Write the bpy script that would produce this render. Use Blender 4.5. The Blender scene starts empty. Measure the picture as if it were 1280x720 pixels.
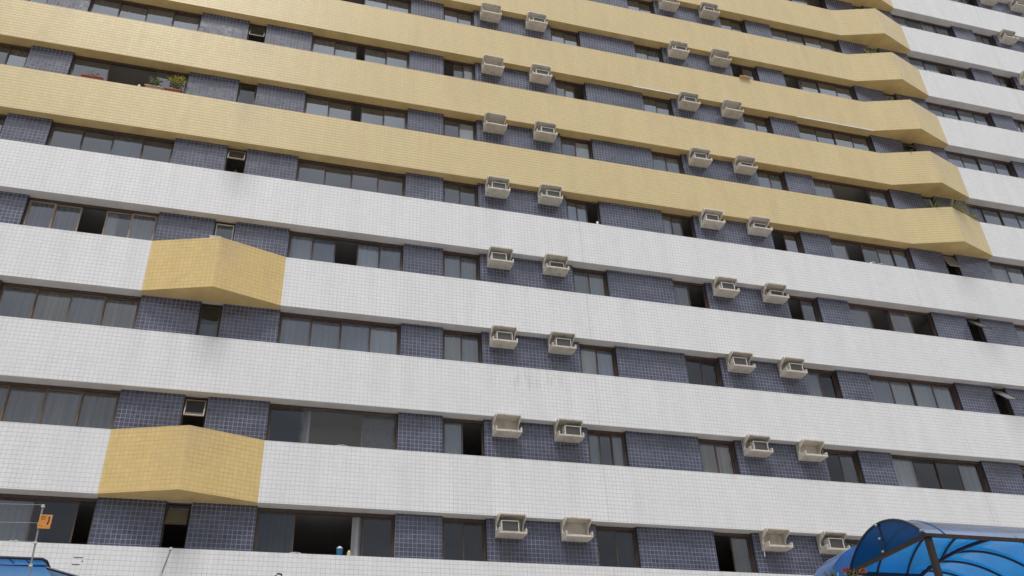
import bpy, math, random
from mathutils import Vector, Matrix, noise
random.seed(11)
R = math.radians
scene = bpy.context.scene
col = scene.collection

# ---------------------------------------------------------------- camera
H = 2.85          # storey height
BH = 1.64         # height of the tiled spandrel bands
D = 0.242         # recess of the blue wall behind the bands
GY = -8.3         # ground level
CAM = Vector((0.0, -22.36, -6.72))
F_PX = 1134.2
Rv = Vector((0.96136222, -0.27244294, -0.03946536))
Uv = Vector((-0.11633422, -0.5319995, 0.83871502))
Fv = Vector((0.24949754, 0.80171777, 0.54313866))

def proj(P):
    q = Vector(P) - CAM
    z = q.dot(Fv)
    if z <= 0.1: return (-9999, -9999)
    return (640 + F_PX*q.dot(Rv)/z, 360 - F_PX*q.dot(Uv)/z)

cd = bpy.data.cameras.new('camera')
cam = bpy.data.objects.new('camera', cd); col.objects.link(cam)
m = Matrix((Rv, Uv, -Fv)).transposed().to_4x4(); m.translation = CAM
cam.matrix_world = m
cd.sensor_width = 36; cd.lens = 36*F_PX/1280; cd.clip_end = 4000; cd.clip_start = .05
scene.camera = cam

# ---------------------------------------------------------------- materials
class NT:
    def __init__(s, name):
        s.m = bpy.data.materials.new(name); s.m.use_nodes = True
        s.t = s.m.node_tree; s.t.nodes.clear()
        s.out = s.t.nodes.new('ShaderNodeOutputMaterial')
    def n(s, typ, **kw):
        nd = s.t.nodes.new(typ)
        for k, v in kw.items():
            if k.startswith('i_'):
                key = k[2:]
                key = int(key) if key.isdigit() else key.replace('_', ' ')
                s.set(nd.inputs[key], v)
            else: setattr(nd, k, v)
        return nd
    def set(s, inp, v):
        if isinstance(v, bpy.types.NodeSocket): s.t.links.new(v, inp)
        elif isinstance(v, bpy.types.Node): s.t.links.new(v.outputs[0], inp)
        else: inp.default_value = v
    def math(s, op, a, b=0.0, c=0.0, clamp=False):
        nd = s.t.nodes.new('ShaderNodeMath'); nd.operation = op; nd.use_clamp = clamp
        s.set(nd.inputs[0], a); s.set(nd.inputs[1], b)
        if op in ('MULTIPLY_ADD', 'SMOOTHSTEP'): s.set(nd.inputs[2], c)
        return nd.outputs[0]
    def mix(s, f, a, b, mode='MIX'):
        nd = s.t.nodes.new('ShaderNodeMix'); nd.data_type = 'RGBA'; nd.blend_type = mode
        s.set(nd.inputs[0], f); s.set(nd.inputs[6], a); s.set(nd.inputs[7], b)
        return nd.outputs[2]
    def noise(s, vec, scale, detail=3, rough=.55):
        nd = s.n('ShaderNodeTexNoise', i_Scale=scale, i_Detail=detail, i_Roughness=rough)
        s.set(nd.inputs['Vector'], vec); return nd.outputs['Fac']
    def mapv(s, vec, sc):
        nd = s.n('ShaderNodeMapping'); s.set(nd.inputs['Vector'], vec); nd.inputs['Scale'].default_value = sc
        return nd.outputs[0]
    def ramp(s, f, lo, hi):
        nd = s.n('ShaderNodeMapRange', i_1=lo, i_2=hi); nd.clamp = True
        s.set(nd.inputs[0], f); return nd.outputs[0]
    def bsdf(s, base, rough=.5, normal=None, spec=.5, metal=0.0):
        b = s.n('ShaderNodeBsdfPrincipled'); s.set(b.inputs['Base Color'], base); s.set(b.inputs['Roughness'], rough)
        b.inputs['Specular IOR Level'].default_value = spec; b.inputs['Metallic'].default_value = metal
        if normal is not None: s.set(b.inputs['Normal'], normal)
        return b
    def finish(s, sh):
        s.t.links.new(sh.outputs[0] if isinstance(sh, bpy.types.Node) else sh, s.out.inputs['Surface']); return s.m

def C(r, g, b): return (r, g, b, 1)

def tile_material(name, tile, grout, grout2, tone, size=.113, jh=.0085, jv=.0065, rough=.3, dirt='white', tilt=.02, spec=.5, blotch=.14, glo=.40, ghi=.66):
    """Square ceramic tiles: UVs are in metres along the wall and up it."""
    k = NT(name)
    tc = k.n('ShaderNodeTexCoord')
    obj = tc.outputs['Object']
    sep = k.n('ShaderNodeSeparateXYZ'); k.set(sep.inputs[0], tc.outputs['UV'])
    so = k.n('ShaderNodeSeparateXYZ'); k.set(so.inputs[0], obj)
    X, Z = so.outputs[0], so.outputs[2]
    # wavy setting of the tiles
    wob = k.math('MULTIPLY', k.math('SUBTRACT', k.noise(obj, 1.7, 2), .5), .012)
    u = k.math('DIVIDE', k.math('ADD', sep.outputs[0], wob), size)
    v = k.math('DIVIDE', k.math('ADD', sep.outputs[1], wob), size)
    fu, fv = k.math('FRACT', u), k.math('FRACT', v)
    mu = k.math('LESS_THAN', fu, jv/size); mv = k.math('LESS_THAN', fv, jh/size)
    mask = k.math('MAXIMUM', mu, mv)
    cid = k.n('ShaderNodeCombineXYZ'); k.set(cid.inputs[0], k.math('FLOOR', u)); k.set(cid.inputs[1], k.math('FLOOR', v))
    wn = k.n('ShaderNodeTexWhiteNoise', noise_dimensions='2D'); k.set(wn.inputs['Vector'], cid.outputs[0])
    rnd = wn.outputs['Value']
    big = k.noise(obj, .35, 4, .6)
    mid = k.noise(obj, 2.3, 4, .6)
    streak = k.noise(k.mapv(obj, (2.2, 2.2, .22)), 1.0, 5, .65)
    # tile tone per piece + patches
    t1 = k.math('MULTIPLY_ADD', rnd, tone, 1-tone/2)
    t2 = k.math('MULTIPLY_ADD', big, blotch, 1-blotch/2)
    t3 = k.math('MULTIPLY_ADD', k.ramp(streak, .40, .75), -.10, 1.03)
    tt = k.math('MULTIPLY', k.math('MULTIPLY', t1, t2), t3)
    vm = k.n('ShaderNodeVectorMath', operation='SCALE'); k.set(vm.inputs[0], C(*tile)[:3]); k.set(vm.inputs['Scale'], tt)
    base = vm.outputs[0]
    g = k.mix(k.ramp(k.math('ADD', k.math('MULTIPLY', mid, .6), k.math('MULTIPLY', big, .4)), glo, ghi), C(*grout), C(*grout2))
    base = k.mix(mask, base, g)
    # soot that rain draws down from the band's top edge; broad grey patches fade downward below the small bathroom windows
    vz = k.math('FRACT', k.math('DIVIDE', k.math('ADD', Z, .0), H))         # 1 = band top
    if dirt in ('white', 'yellow'):
        sepb = k.math('SUBTRACT', 1.0, vz)                                    # distance under the band top
        for x0, w, amt in ((-1.5, .60, .50), (24.7, .65, .34)):
            dx = k.math('ABSOLUTE', k.math('SUBTRACT', X, x0))
            gm = k.ramp(k.math('ADD', dx, k.math('MULTIPLY', mid, .5)), w+.35, .12)
            gz = k.ramp(sepb, .42, .02)
            base = k.mix(k.math('MULTIPLY', k.math('MULTIPLY', gm, gz), amt if dirt == 'white' else amt*.5), base, C(.2, .2, .21))
        edge = k.math('MULTIPLY', k.ramp(sepb, .045, .0), k.ramp(mid, .45, .75))
        base = k.mix(k.math('MULTIPLY', edge, .35), base, C(.30, .27, .25) if dirt == 'white' else C(.42, .26, .2))
    if dirt == 'white':
        # rust weeping below the second shelf on the first band up
        dx = k.math('ABSOLUTE', k.math('SUBTRACT', X, 7.4)); dz = k.math('ABSOLUTE', k.math('SUBTRACT', Z, 5.35))
        sp = k.math('MULTIPLY', k.ramp(dx, 1.6, .3), k.ramp(dz, .7, .1))
        sm = k.math('MULTIPLY', sp, k.ramp(k.noise(k.mapv(obj, (7, 7, 1.6)), 1.0, 4), .48, .68))
        gm = k.math('MAXIMUM', k.math('MULTIPLY', mask, .75), .13)
        base = k.mix(k.math('MULTIPLY', sm, gm), base, C(.20, .12, .07))
        # darker open joints left of it
        dx = k.math('ABSOLUTE', k.math('SUBTRACT', X, 3.6)); dz = k.math('ABSOLUTE', k.math('SUBTRACT', Z, 5.6))
        sp = k.math('MULTIPLY', k.ramp(dx, 1.5, .4), k.ramp(dz, .28, .05))
        base = k.mix(k.math('MULTIPLY', k.math('MULTIPLY', sp, mu), .5), base, C(.18, .17, .15))
        # cracks in the joints
        for xc in (9.35, 22.2, 31.5):
            cx = k.math('ABSOLUTE', k.math('SUBTRACT', X, k.math('ADD', k.math('MULTIPLY', k.math('ROUND', k.math('MULTIPLY', mid, 4)), .03), xc)))
            base = k.mix(k.math('MULTIPLY', k.math('LESS_THAN', cx, .006), .45), base, C(.2, .2, .2))
    if dirt == 'yellow':
        rb = k.math('MULTIPLY', k.ramp(k.noise(k.mapv(obj, (1.1, 1.1, .5)), 1.0, 4, .6), .52, .78), .35)
        base = k.mix(rb, base, C(.52, .33, .22))
    if dirt == 'none':
        pk = k.noise(k.mapv(obj, (.9, 1, 1.6)), 1.0, 2)
        vm3 = k.n('ShaderNodeVectorMath', operation='SCALE'); k.set(vm3.inputs[0], base); k.set(vm3.inputs['Scale'], k.math('MULTIPLY_ADD', k.ramp(pk, .35, .65), .34, .80))
        base = vm3.outputs[0]
        for xc in (6.62, 8.45, 14.43, 16.30):
            dx = k.math('ABSOLUTE', k.math('SUBTRACT', X, xc))
            st = k.math('MULTIPLY', k.ramp(dx, .40, .15), k.ramp(k.noise(k.mapv(obj, (9, 9, .8)), 1.0, 4), .46, .66))
            st = k.math('MULTIPLY', st, k.ramp(vz, .28, .12))
            base = k.mix(k.math('MULTIPLY', st, .5), base, C(.055, .045, .045))
    # every tile set at its own slight angle: broken highlights
    nrm = k.n('ShaderNodeNewGeometry').outputs['Normal']
    sub = k.n('ShaderNodeVectorMath', operation='SUBTRACT'); k.set(sub.inputs[0], wn.outputs['Color']); sub.inputs[1].default_value = (.5, .5, .5)
    sc = k.n('ShaderNodeVectorMath', operation='SCALE'); k.set(sc.inputs[0], sub.outputs[0]); sc.inputs['Scale'].default_value = tilt
    ad = k.n('ShaderNodeVectorMath', operation='ADD'); k.set(ad.inputs[0], nrm); k.set(ad.inputs[1], sc.outputs[0])
    nn = k.n('ShaderNodeVectorMath', operation='NORMALIZE'); k.set(nn.inputs[0], ad.outputs[0])
    rg = k.math('MULTIPLY_ADD', mask, .5, k.math('MULTIPLY_ADD', mid, .15, rough))
    b = k.bsdf(base, rg, nn.outputs[0], spec=spec)
    return k.finish(b)

def plain_material(name, c1, c2, rough=.6, scale=3.0, stretch=(1, 1, 1), bump=0.0, metal=0.0, lo=.35, hi=.7, spec=.5, vary=0.0, grime=0.0):
    k = NT(name)
    tc = k.n('ShaderNodeTexCoord'); ob = k.mapv(tc.outputs['Object'], stretch)
    f = k.ramp(k.noise(ob, scale, 5, .62), lo, hi)
    base = k.mix(f, C(*c1), C(*c2))
    if grime:
        gn = k.n('ShaderNodeNewGeometry')
        wp = k.mapv(gn.outputs['Position'], (2.2, 2.2, .9))
        gf = k.math('MULTIPLY', k.ramp(k.noise(wp, 2.6, 6, .7), .50, .74), grime)
        base = k.mix(gf, base, C(.13, .10, .07))
    if vary:
        oi = k.n('ShaderNodeObjectInfo')
        vv = k.n('ShaderNodeVectorMath', operation='SCALE'); k.set(vv.inputs[0], base); k.set(vv.inputs['Scale'], k.math('MULTIPLY_ADD', oi.outputs['Random'], vary, 1-vary*.6))
        base = vv.outputs[0]
    nrm = None
    if bump:
        bp = k.n('ShaderNodeBump', i_Strength=bump, i_Distance=.01); k.set(bp.inputs['Height'], k.noise(ob, scale*14, 3)); nrm = bp.outputs[0]
    return k.finish(k.bsdf(base, rough, nrm, metal=metal, spec=spec))

def glass_material(name, tint, dark, boost=.9, base=.13, haze=.012):
    """Window glass: mirrors the sky by its Fresnel share and lets the rest through, a little dusty."""
    k = NT(name)
    tc = k.n('ShaderNodeTexCoord')
    n1 = k.noise(k.mapv(tc.outputs['Object'], (.8, .8, .8)), 1.0, 3)
    bp = k.n('ShaderNodeBump', i_Strength=.12, i_Distance=.02); k.set(bp.inputs['Height'], n1)
    lw = k.n('ShaderNodeLayerWeight', i_Blend=.5)
    fac = k.math('MULTIPLY_ADD', k.math('POWER', lw.outputs['Facing'], 3.5), boost, base, clamp=True)
    gl = k.n('ShaderNodeBsdfGlossy', i_Roughness=haze); k.set(gl.inputs['Normal'], bp.outputs[0]); k.set(gl.inputs['Color'], C(.88, .93, 1))
    tr = k.n('ShaderNodeBsdfTransparent'); k.set(tr.inputs['Color'], C(*tint))
    df = k.n('ShaderNodeBsdfDiffuse'); k.set(df.inputs['Color'], C(*dark))
    dust = k.math('MULTIPLY_ADD', k.noise(k.mapv(tc.outputs['Object'], (3, 3, 1.2)), 1.0, 5, .65), .14, .01)
    m1 = k.n('ShaderNodeMixShader'); k.set(m1.inputs[0], dust); k.set(m1.inputs[1], tr.outputs[0]); k.set(m1.inputs[2], df.outputs[0])
    m2 = k.n('ShaderNodeMixShader'); k.set(m2.inputs[0], fac); k.set(m2.inputs[1], m1.outputs[0]); k.set(m2.inputs[2], gl.outputs[0])
    return k.finish(m2)

def curtain_material(name, c1, c2, trans=.35):
    k = NT(name)
    tc = k.n('ShaderNodeTexCoord')
    f = k.ramp(k.noise(k.mapv(tc.outputs['Object'], (13, 1, .12)), 1.0, 4, .6), .3, .7)  # vertical streaks towards the darker tone, fold shade put into the colour
    base = k.mix(f, C(*c1), C(*c2))
    oi = k.n('ShaderNodeObjectInfo')
    wm = k.mix(k.math('MULTIPLY', oi.outputs['Random'], .75), C(.92, .98, 1.08), C(1.08, .95, .78))
    base = k.mix(1.0, base, wm, 'MULTIPLY')
    wn = k.n('ShaderNodeTexWhiteNoise', noise_dimensions='1D'); k.set(wn.inputs['W'], k.math('MULTIPLY', oi.outputs['Random'], 91.7))
    vv = k.n('ShaderNodeVectorMath', operation='SCALE'); k.set(vv.inputs[0], base); k.set(vv.inputs['Scale'], k.math('MULTIPLY_ADD', wn.outputs['Value'], .6, .55))
    base = vv.outputs[0]
    df = k.n('ShaderNodeBsdfDiffuse'); k.set(df.inputs['Color'], base)
    tl = k.n('ShaderNodeBsdfTranslucent'); k.set(tl.inputs['Color'], base)
    mx = k.n('ShaderNodeMixShader', i_0=trans); k.set(mx.inputs[1], df.outputs[0]); k.set(mx.inputs[2], tl.outputs[0])
    return k.finish(mx)

def polycarb_material(name, c, c2, gp=4.0, gb=.55):
    k = NT(name)
    tc = k.n('ShaderNodeTexCoord')
    f = k.ramp(k.noise(tc.outputs['Object'], 2.2, 5, .65), .3, .75)
    base = k.mix(f, C(*c), C(*c2))
    tl = k.n('ShaderNodeBsdfTranslucent'); k.set(tl.inputs['Color'], base)
    df = k.n('ShaderNodeBsdfDiffuse'); k.set(df.inputs['Color'], base)
    tr = k.n('ShaderNodeBsdfTransparent'); k.set(tr.inputs['Color'], C(c[0]*1.2+.02, c[1]*1.2, min(1, c[2]*1.2)))
    gl = k.n('ShaderNodeBsdfGlossy', i_Roughness=.12); k.set(gl.inputs['Color'], C(.8, .8, .85))
    lw = k.n('ShaderNodeLayerWeight', i_Blend=.5)
    a = k.n('ShaderNodeMixShader', i_0=.22); k.set(a.inputs[1], tl.outputs[0]); k.set(a.inputs[2], df.outputs[0])
    b = k.n('ShaderNodeMixShader', i_0=.25); k.set(b.inputs[1], a.outputs[0]); k.set(b.inputs[2], tr.outputs[0])
    c_ = k.n('ShaderNodeMixShader'); k.set(c_.inputs[0], k.math('MULTIPLY_ADD', k.math('POWER', lw.outputs['Facing'], gp), gb, .03, clamp=True))
    k.set(c_.inputs[1], b.outputs[0]); k.set(c_.inputs[2], gl.outputs[0])
    return k.finish(c_)

M = {}
M['white_tile'] = tile_material('white wall tile', (.725, .725, .735), (.52, .53, .53), (.30, .31, .31), .04, dirt='white')
M['yellow_tile'] = tile_material('yellow wall tile', (.625, .51, .27), (.43, .32, .155), (.38, .26, .125), .045, dirt='yellow', jh=.012, jv=.0028, tilt=.02, blotch=.07)
M['bay_tile'] = tile_material('yellow bay tile', (.66, .49, .205), (.52, .37, .145), (.10, .065, .03), .08, dirt='yellow', jh=.0085, jv=.006, tilt=.03, blotch=.10, glo=.47, ghi=.74)
M['blue_tile'] = tile_material('blue wall tile', (.052, .058, .096), (.28, .29, .35), (.17, .18, .23), .45, jh=.010, jv=.010, dirt='none', rough=.16, tilt=.04, spec=.75)
M['white_soffit'] = plain_material('band soffit plaster', (.68, .655, .65), (.54, .525, .52), .8, 1.2)
M['yellow_soffit'] = plain_material('ochre soffit plaster', (.66, .49, .225), (.50, .36, .16), .8, 1.3)
M['shelf'] = plain_material('cream painted concrete', (.62, .575, .505), (.50, .455, .39), .7, 3.0, bump=.15, lo=.45, hi=.8, vary=.22, grime=.55)
M['rim'] = plain_material('worn cream rim', (.80, .77, .71), (.50, .43, .36), .65, 9.0, vary=.2, grime=.4)
M['frame'] = plain_material('bronze window frame', (.050, .036, .030), (.085, .055, .040), .45, 6.0)
M['frame_lit'] = plain_material('lit tan window frame', (.36, .27, .20), (.24, .17, .12), .5, 6.0)  # paler brown: light on the bronze frame, put into its colour
M['frame_red'] = plain_material('reddish timber frame', (.105, .050, .038), (.06, .035, .03), .5, 6.0)
M['frame_tan'] = plain_material('brown timber frame', (.17, .11, .06), (.10, .065, .04), .5, 6.0)
M['frame_white'] = plain_material('white window frame', (.62, .60, .56), (.5, .48, .46), .5, 6.0)
M['glass'] = glass_material('window glass', (.74, .76, .77), (.25, .27, .30))
M['glass_film'] = glass_material('window glass with pale film', (.40, .44, .50), (.32, .35, .40), boost=.9, base=.20, haze=.03)
M['glass_dark'] = glass_material('dark window glass', (.34, .38, .44), (.10, .11, .14), boost=.7, base=.07)
M['frosted'] = curtain_material('frosted glass', (.42, .45, .47), (.33, .36, .38), .6)
M['room'] = plain_material('dim room wall', (.42, .38, .34), (.34, .30, .27), .9, .8)
M['ceiling'] = plain_material('dim room ceiling', (.48, .46, .43), (.42, .40, .38), .9, .8)
M['curt_pale'] = curtain_material('pale curtain', (.70, .73, .78), (.50, .54, .60))
M['curt_grey'] = curtain_material('grey curtain', (.40, .41, .41), (.20, .20, .20))
M['reveal'] = plain_material('shade darkened reveal', (.045, .045, .06), (.03, .03, .04), .6, 3.0)  # shade inside the window jambs, put into the colour of the blue wall
M['curt_brown'] = curtain_material('brown grey curtain', (.66, .59, .50), (.26, .235, .205))
M['curt_blue'] = curtain_material('blue curtain', (.34, .42, .58), (.20, .25, .38))
M['curt_dark'] = curtain_material('dark teal curtain', (.035, .05, .065), (.02, .025, .03))
M['blind'] = plain_material('white roller blind', (.62, .62, .60), (.52, .52, .50), .7, 2.0)
M['ac_case'] = plain_material('cream enamelled steel', (.80, .79, .75), (.66, .64, .59), .45, 5.0, vary=.3, grime=.35)
M['ac_fin'] = plain_material('grey condenser fins', (.17, .165, .16), (.10, .097, .094), .5, 40.0, stretch=(1, 1, 6), metal=.3)
M['ac_dark'] = plain_material('sooty dark steel', (.07, .06, .055), (.04, .035, .03), .6, 8.0)
M['terracotta'] = plain_material('terracotta', (.34, .10, .055), (.24, .07, .04), .7, 8.0)
M['pinkpot'] = plain_material('faded terracotta', (.50, .33, .25), (.40, .25, .19), .7, 8.0)
M['leaf'] = plain_material('green leaf', (.07, .12, .035), (.035, .065, .02), .55, 9.0)
M['leaf_grey'] = plain_material('grey green leaf', (.26, .32, .18), (.17, .21, .11), .6, 9.0)
M['leaf_yellow'] = plain_material('yellow leaf', (.70, .58, .05), (.45, .42, .06), .55, 9.0)
M['leaf_dry'] = plain_material('dry frond', (.34, .29, .15), (.20, .20, .09), .7, 9.0)
M['stem'] = plain_material('brown stem', (.14, .10, .06), (.09, .06, .04), .8, 9.0)
M['petal'] = plain_material('pink petal', (.60, .08, .16), (.55, .16, .05), .5, 9.0)
M['red_leaf'] = plain_material('orange red leaf', (.55, .13, .04), (.50, .28, .04), .5, 12.0)
M['poly'] = polycarb_material('blue polycarbonate', (.02, .27, .68), (.012, .20, .55))
M['poly_dark'] = polycarb_material('deep blue polycarbonate', (.003, .125, .27), (.002, .09, .20))
M['poly_pale'] = polycarb_material('weathered blue polycarbonate', (.08, .30, .68), (.13, .32, .60))
M['poly_haze'] = polycarb_material('sky hazed blue polycarbonate', (.02, .20, .52), (.04, .20, .46), 2.2, 1.0)
M['poly_mid'] = polycarb_material('mid blue polycarbonate', (.008, .19, .46), (.005, .13, .34))
M['rib'] = plain_material('blue black steel rib', (.010, .016, .045), (.016, .02, .05), .4, 5.0)
M['bronze'] = plain_material('dark bronze steel', (.035, .028, .026), (.05, .040, .036), .6, 5.0, spec=.2)
M['metal'] = plain_material('galvanised steel', (.36, .36, .35), (.22, .21, .20), .45, 12.0, metal=.5)
M['ceramic'] = plain_material('off white insulator', (.68, .66, .60), (.5, .47, .42), .35, 12.0)
M['wire'] = plain_material('fence wire', (.38, .38, .38), (.28, .28, .28), .4, 12.0, metal=.6)
M['sign'] = plain_material('orange sign enamel', (.66, .27, .045), (.55, .21, .04), .45, 14.0)
M['ink'] = plain_material('black print', (.015, .012, .01), (.03, .025, .02), .5, 14.0)
M['white_thing'] = plain_material('white plastic', (.74, .73, .71), (.6, .59, .56), .5, 8.0)
M['cup_blue'] = plain_material('blue plastic', (.02, .14, .27), (.015, .10, .20), .4, 8.0)
M['cup_yellow'] = plain_material('pale yellow plastic', (.66, .62, .36), (.5, .46, .25), .5, 8.0)
M['orange_tile'] = plain_material('orange clay', (.62, .42, .22), (.5, .32, .16), .6, 8.0)
M['skin'] = plain_material('skin', (.32, .17, .12), (.28, .14, .10), .55, 20.0)
M['hair'] = plain_material('dark hair', (.02, .015, .012), (.035, .025, .02), .6, 20.0)
M['shirt'] = plain_material('pink white shirt', (.62, .50, .48), (.52, .40, .38), .8, 14.0)
M['concrete'] = plain_material('street concrete', (.44, .42, .39), (.34, .33, .31), .85, .5, bump=.2)
M['asphalt'] = plain_material('asphalt', (.055, .055, .056), (.04, .04, .041), .85, 2.0, bump=.3)
M['render_wall'] = plain_material('painted boundary wall', (.52, .51, .47), (.40, .39, .36), .8, 1.4, bump=.15)
M['strip'] = plain_material('white edge trim', (.74, .75, .77), (.62, .63, .66), .5, 4.0)

# ---------------------------------------------------------------- mesh helper
class MB:
    def __init__(s): s.v = []; s.f = []; s.mi = []; s.uv = []
    def quad(s, pts, mi=0, uv=None):
        b = len(s.v); s.v += [tuple(p) for p in pts]; s.f.append(tuple(range(b, b+len(pts)))); s.mi.append(mi)
        s.uv.append(uv if uv else [(p[0]+p[1], p[2]) for p in pts])
    def box(s, x0, x1, y0, y1, z0, z1, mi=0, top=None, bot=None):
        t = mi if top is None else top; bo = mi if bot is None else bot
        v = [(x0,y0,z0),(x1,y0,z0),(x1,y1,z0),(x0,y1,z0),(x0,y0,z1),(x1,y0,z1),(x1,y1,z1),(x0,y1,z1)]
        b = len(s.v); s.v += v
        for q, mm, w in (((0,1,5,4),mi,0),((1,2,6,5),mi,1),((2,3,7,6),mi,0),((3,0,4,7),mi,1),((4,5,6,7),t,2),((3,2,1,0),bo,2)):
            s.f.append(tuple(b+i for i in q)); s.mi.append(mm)
            s.uv.append([(v[i][0], v[i][2]) if w == 0 else (v[i][1], v[i][2]) if w == 1 else (v[i][0], v[i][1]) for i in q])
    def bar(s, a, b, w, h=None, mi=0, up=(0, 0, 1)):
        a, b = Vector(a), Vector(b); h = h or w
        d = (b-a).normalized(); u = Vector(up)
        if abs(d.dot(u)) > .98: u = Vector((0, 1, 0))
        x = d.cross(u).normalized(); y = x.cross(d).normalized()
        c = [(-w/2, -h/2), (w/2, -h/2), (w/2, h/2), (-w/2, h/2)]
        P = [a+x*i+y*j for i, j in c]+[b+x*i+y*j for i, j in c]
        base = len(s.v); s.v += [tuple(p) for p in P]
        for q in ((0,1,5,4),(1,2,6,5),(2,3,7,6),(3,0,4,7),(3,2,1,0),(4,5,6,7)):
            s.f.append(tuple(base+i for i in q)); s.mi.append(mi); s.uv.append([(0, 0)]*4)
    def tube(s, pts, r, n=8, mi=0, r2=None, caps=True):
        pts = [Vector(p) for p in pts]; rings = []
        for i, p in enumerate(pts):
            d = (pts[min(i+1, len(pts)-1)]-pts[max(i-1, 0)]).normalized()
            u = Vector((0, 0, 1)) if abs(d.z) < .9 else Vector((1, 0, 0))
            x = d.cross(u).normalized(); y = x.cross(d)
            rr = r if r2 is None else r+(r2-r)*i/(len(pts)-1)
            b = len(s.v); rings.append(b)
            s.v += [tuple(p+x*math.cos(2*math.pi*k/n)*rr+y*math.sin(2*math.pi*k/n)*rr) for k in range(n)]
        for a, b in zip(rings, rings[1:]):
            for k in range(n):
                s.f.append((a+k, a+(k+1) % n, b+(k+1) % n, b+k)); s.mi.append(mi); s.uv.append([(0, 0)]*4)
        if caps:
            s.f.append(tuple(rings[0]+k for k in reversed(range(n)))); s.mi.append(mi); s.uv.append([(0, 0)]*n)
            s.f.append(tuple(rings[-1]+k for k in range(n))); s.mi.append(mi); s.uv.append([(0, 0)]*n)
    def lathe(s, c, prof, n=16, mi=0):
        rings = []
        for r, z in prof:
            b = len(s.v); rings.append(b)
            s.v += [(c[0]+r*math.cos(2*math.pi*k/n), c[1]+r*math.sin(2*math.pi*k/n), c[2]+z) for k in range(n)]
        for a, b in zip(rings, rings[1:]):
            for k in range(n):
                s.f.append((a+k, a+(k+1) % n, b+(k+1) % n, b+k)); s.mi.append(mi); s.uv.append([(0, 0)]*4)
        s.f.append(tuple(rings[0]+k for k in reversed(range(n)))); s.mi.append(mi); s.uv.append([(0, 0)]*n)
        s.f.append(tuple(rings[-1]+k for k in range(n))); s.mi.append(mi); s.uv.append([(0, 0)]*n)
    def build(s, name, mats, parent=None, smooth=False, bevel=0.0):
        me = bpy.data.meshes.new(name); me.from_pydata(s.v, [], s.f)
        if not isinstance(mats, (list, tuple)): mats = [mats]
        for mt in mats: me.materials.append(mt)
        ul = me.uv_layers.new(name='uv')
        li = 0
        for pi, poly in enumerate(me.polygons):
            poly.material_index = s.mi[pi]; poly.use_smooth = smooth
            for j in range(poly.loop_total): ul.data[poly.loop_start+j].uv = s.uv[pi][j]
        me.update()
        o = bpy.data.objects.new(name, me); col.objects.link(o)
        if parent: o.parent = parent
        if bevel:
            b = o.modifiers.new('bevel', 'BEVEL'); b.width = bevel; b.segments = 2; b.limit_method = 'ANGLE'; b.harden_normals = False
        return o

def tag(o, label=None, cat=None, group=None, kind=None):
    if label: o['label'] = label
    if cat: o['category'] = cat
    if group: o['group'] = group
    if kind: o['kind'] = kind
    return o
def empty(name, loc, label, cat, group=None):
    o = bpy.data.objects.new(name, None); col.objects.link(o); o.location = loc; o.empty_display_size = .2
    return tag(o, label, cat, group)
def place(o, loc): o.location = loc; return o
def in_view(P, mx=50):
    u, v = proj(P); return -mx < u < 1280+mx and -mx < v < 720+mx

# ---------------------------------------------------------------- the building
B = empty('apartment_building', (0, 0, 0), 'tall apartment block with white and yellow tiled bands and blue tiled window rows', 'apartment building')
XL, XR = -14.0, 41.0
ROW0, ROW1 = -2, 13
DEPTH = 4.6
RY = D+.14       # window plane

AX = (-1.656, 11.46, 24.576)       # mirror axes of the plan
windows = {'A': (-6.95, -3.495), 'S': (-1.95, -1.362), 'C': (.18, 3.617), 'D': (4.844, 6.024), 'E': (9.10, 10.295), 'F': (12.624, 13.829),
           'G': (16.90, 18.12), 'T': (24.285, 24.875), 'H': (19.34, 22.80), 'I': (26.40, 29.85), 'J': (31.04, 32.25), 'K': (35.32, 36.53), 'Z': (-9.34, -8.16)}
AC_X = {'a': 6.25, 'b': 8.075, 'c': 14.06, 'd': 15.92, 'e': 32.48, 'f': 34.31}

def extrude_cells(mb, xs, zs, filled, y0, y1):
    """A slab with openings: cells (i, j) of the grid that are filled, welded into one sheet with reveals round the openings."""
    vid = {}
    def V(i, j, s):
        key = (i, j, s)
        if key not in vid:
            vid[key] = len(mb.v); mb.v.append((xs[i], (y0, y1)[s], zs[j]))
        return vid[key]
    def add(ids, uv, mi=0): mb.f.append(tuple(ids)); mb.mi.append(mi); mb.uv.append(uv)
    nx, nz = len(xs)-1, len(zs)-1
    for i in range(nx):
        for j in range(nz):
            if not filled(i, j): continue
            x0, x1, z0, z1 = xs[i], xs[i+1], zs[j], zs[j+1]
            add((V(i,j,0), V(i+1,j,0), V(i+1,j+1,0), V(i,j+1,0)), [(x0,z0),(x1,z0),(x1,z1),(x0,z1)])
            add((V(i+1,j,1), V(i,j,1), V(i,j+1,1), V(i+1,j+1,1)), [(x1,z0),(x0,z0),(x0,z1),(x1,z1)])
            for di, dj, a, b in ((-1,0,(i,j),(i,j+1)), (1,0,(i+1,j+1),(i+1,j)), (0,-1,(i+1,j),(i,j)), (0,1,(i,j+1),(i+1,j+1))):
                ii, jj = i+di, j+dj
                if 0 <= ii < nx and 0 <= jj < nz and filled(ii, jj): continue
                add((V(*a,1), V(*b,1), V(*b,0), V(*a,0))[::-1], [(0,zs[a[1]]),(0,zs[b[1]]),(y1-y0,zs[b[1]]),(y1-y0,zs[a[1]])] if di else [(xs[a[0]],0),(xs[b[0]],0),(xs[b[0]],.2),(xs[a[0]],.2)], 1 if di else 0)

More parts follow.
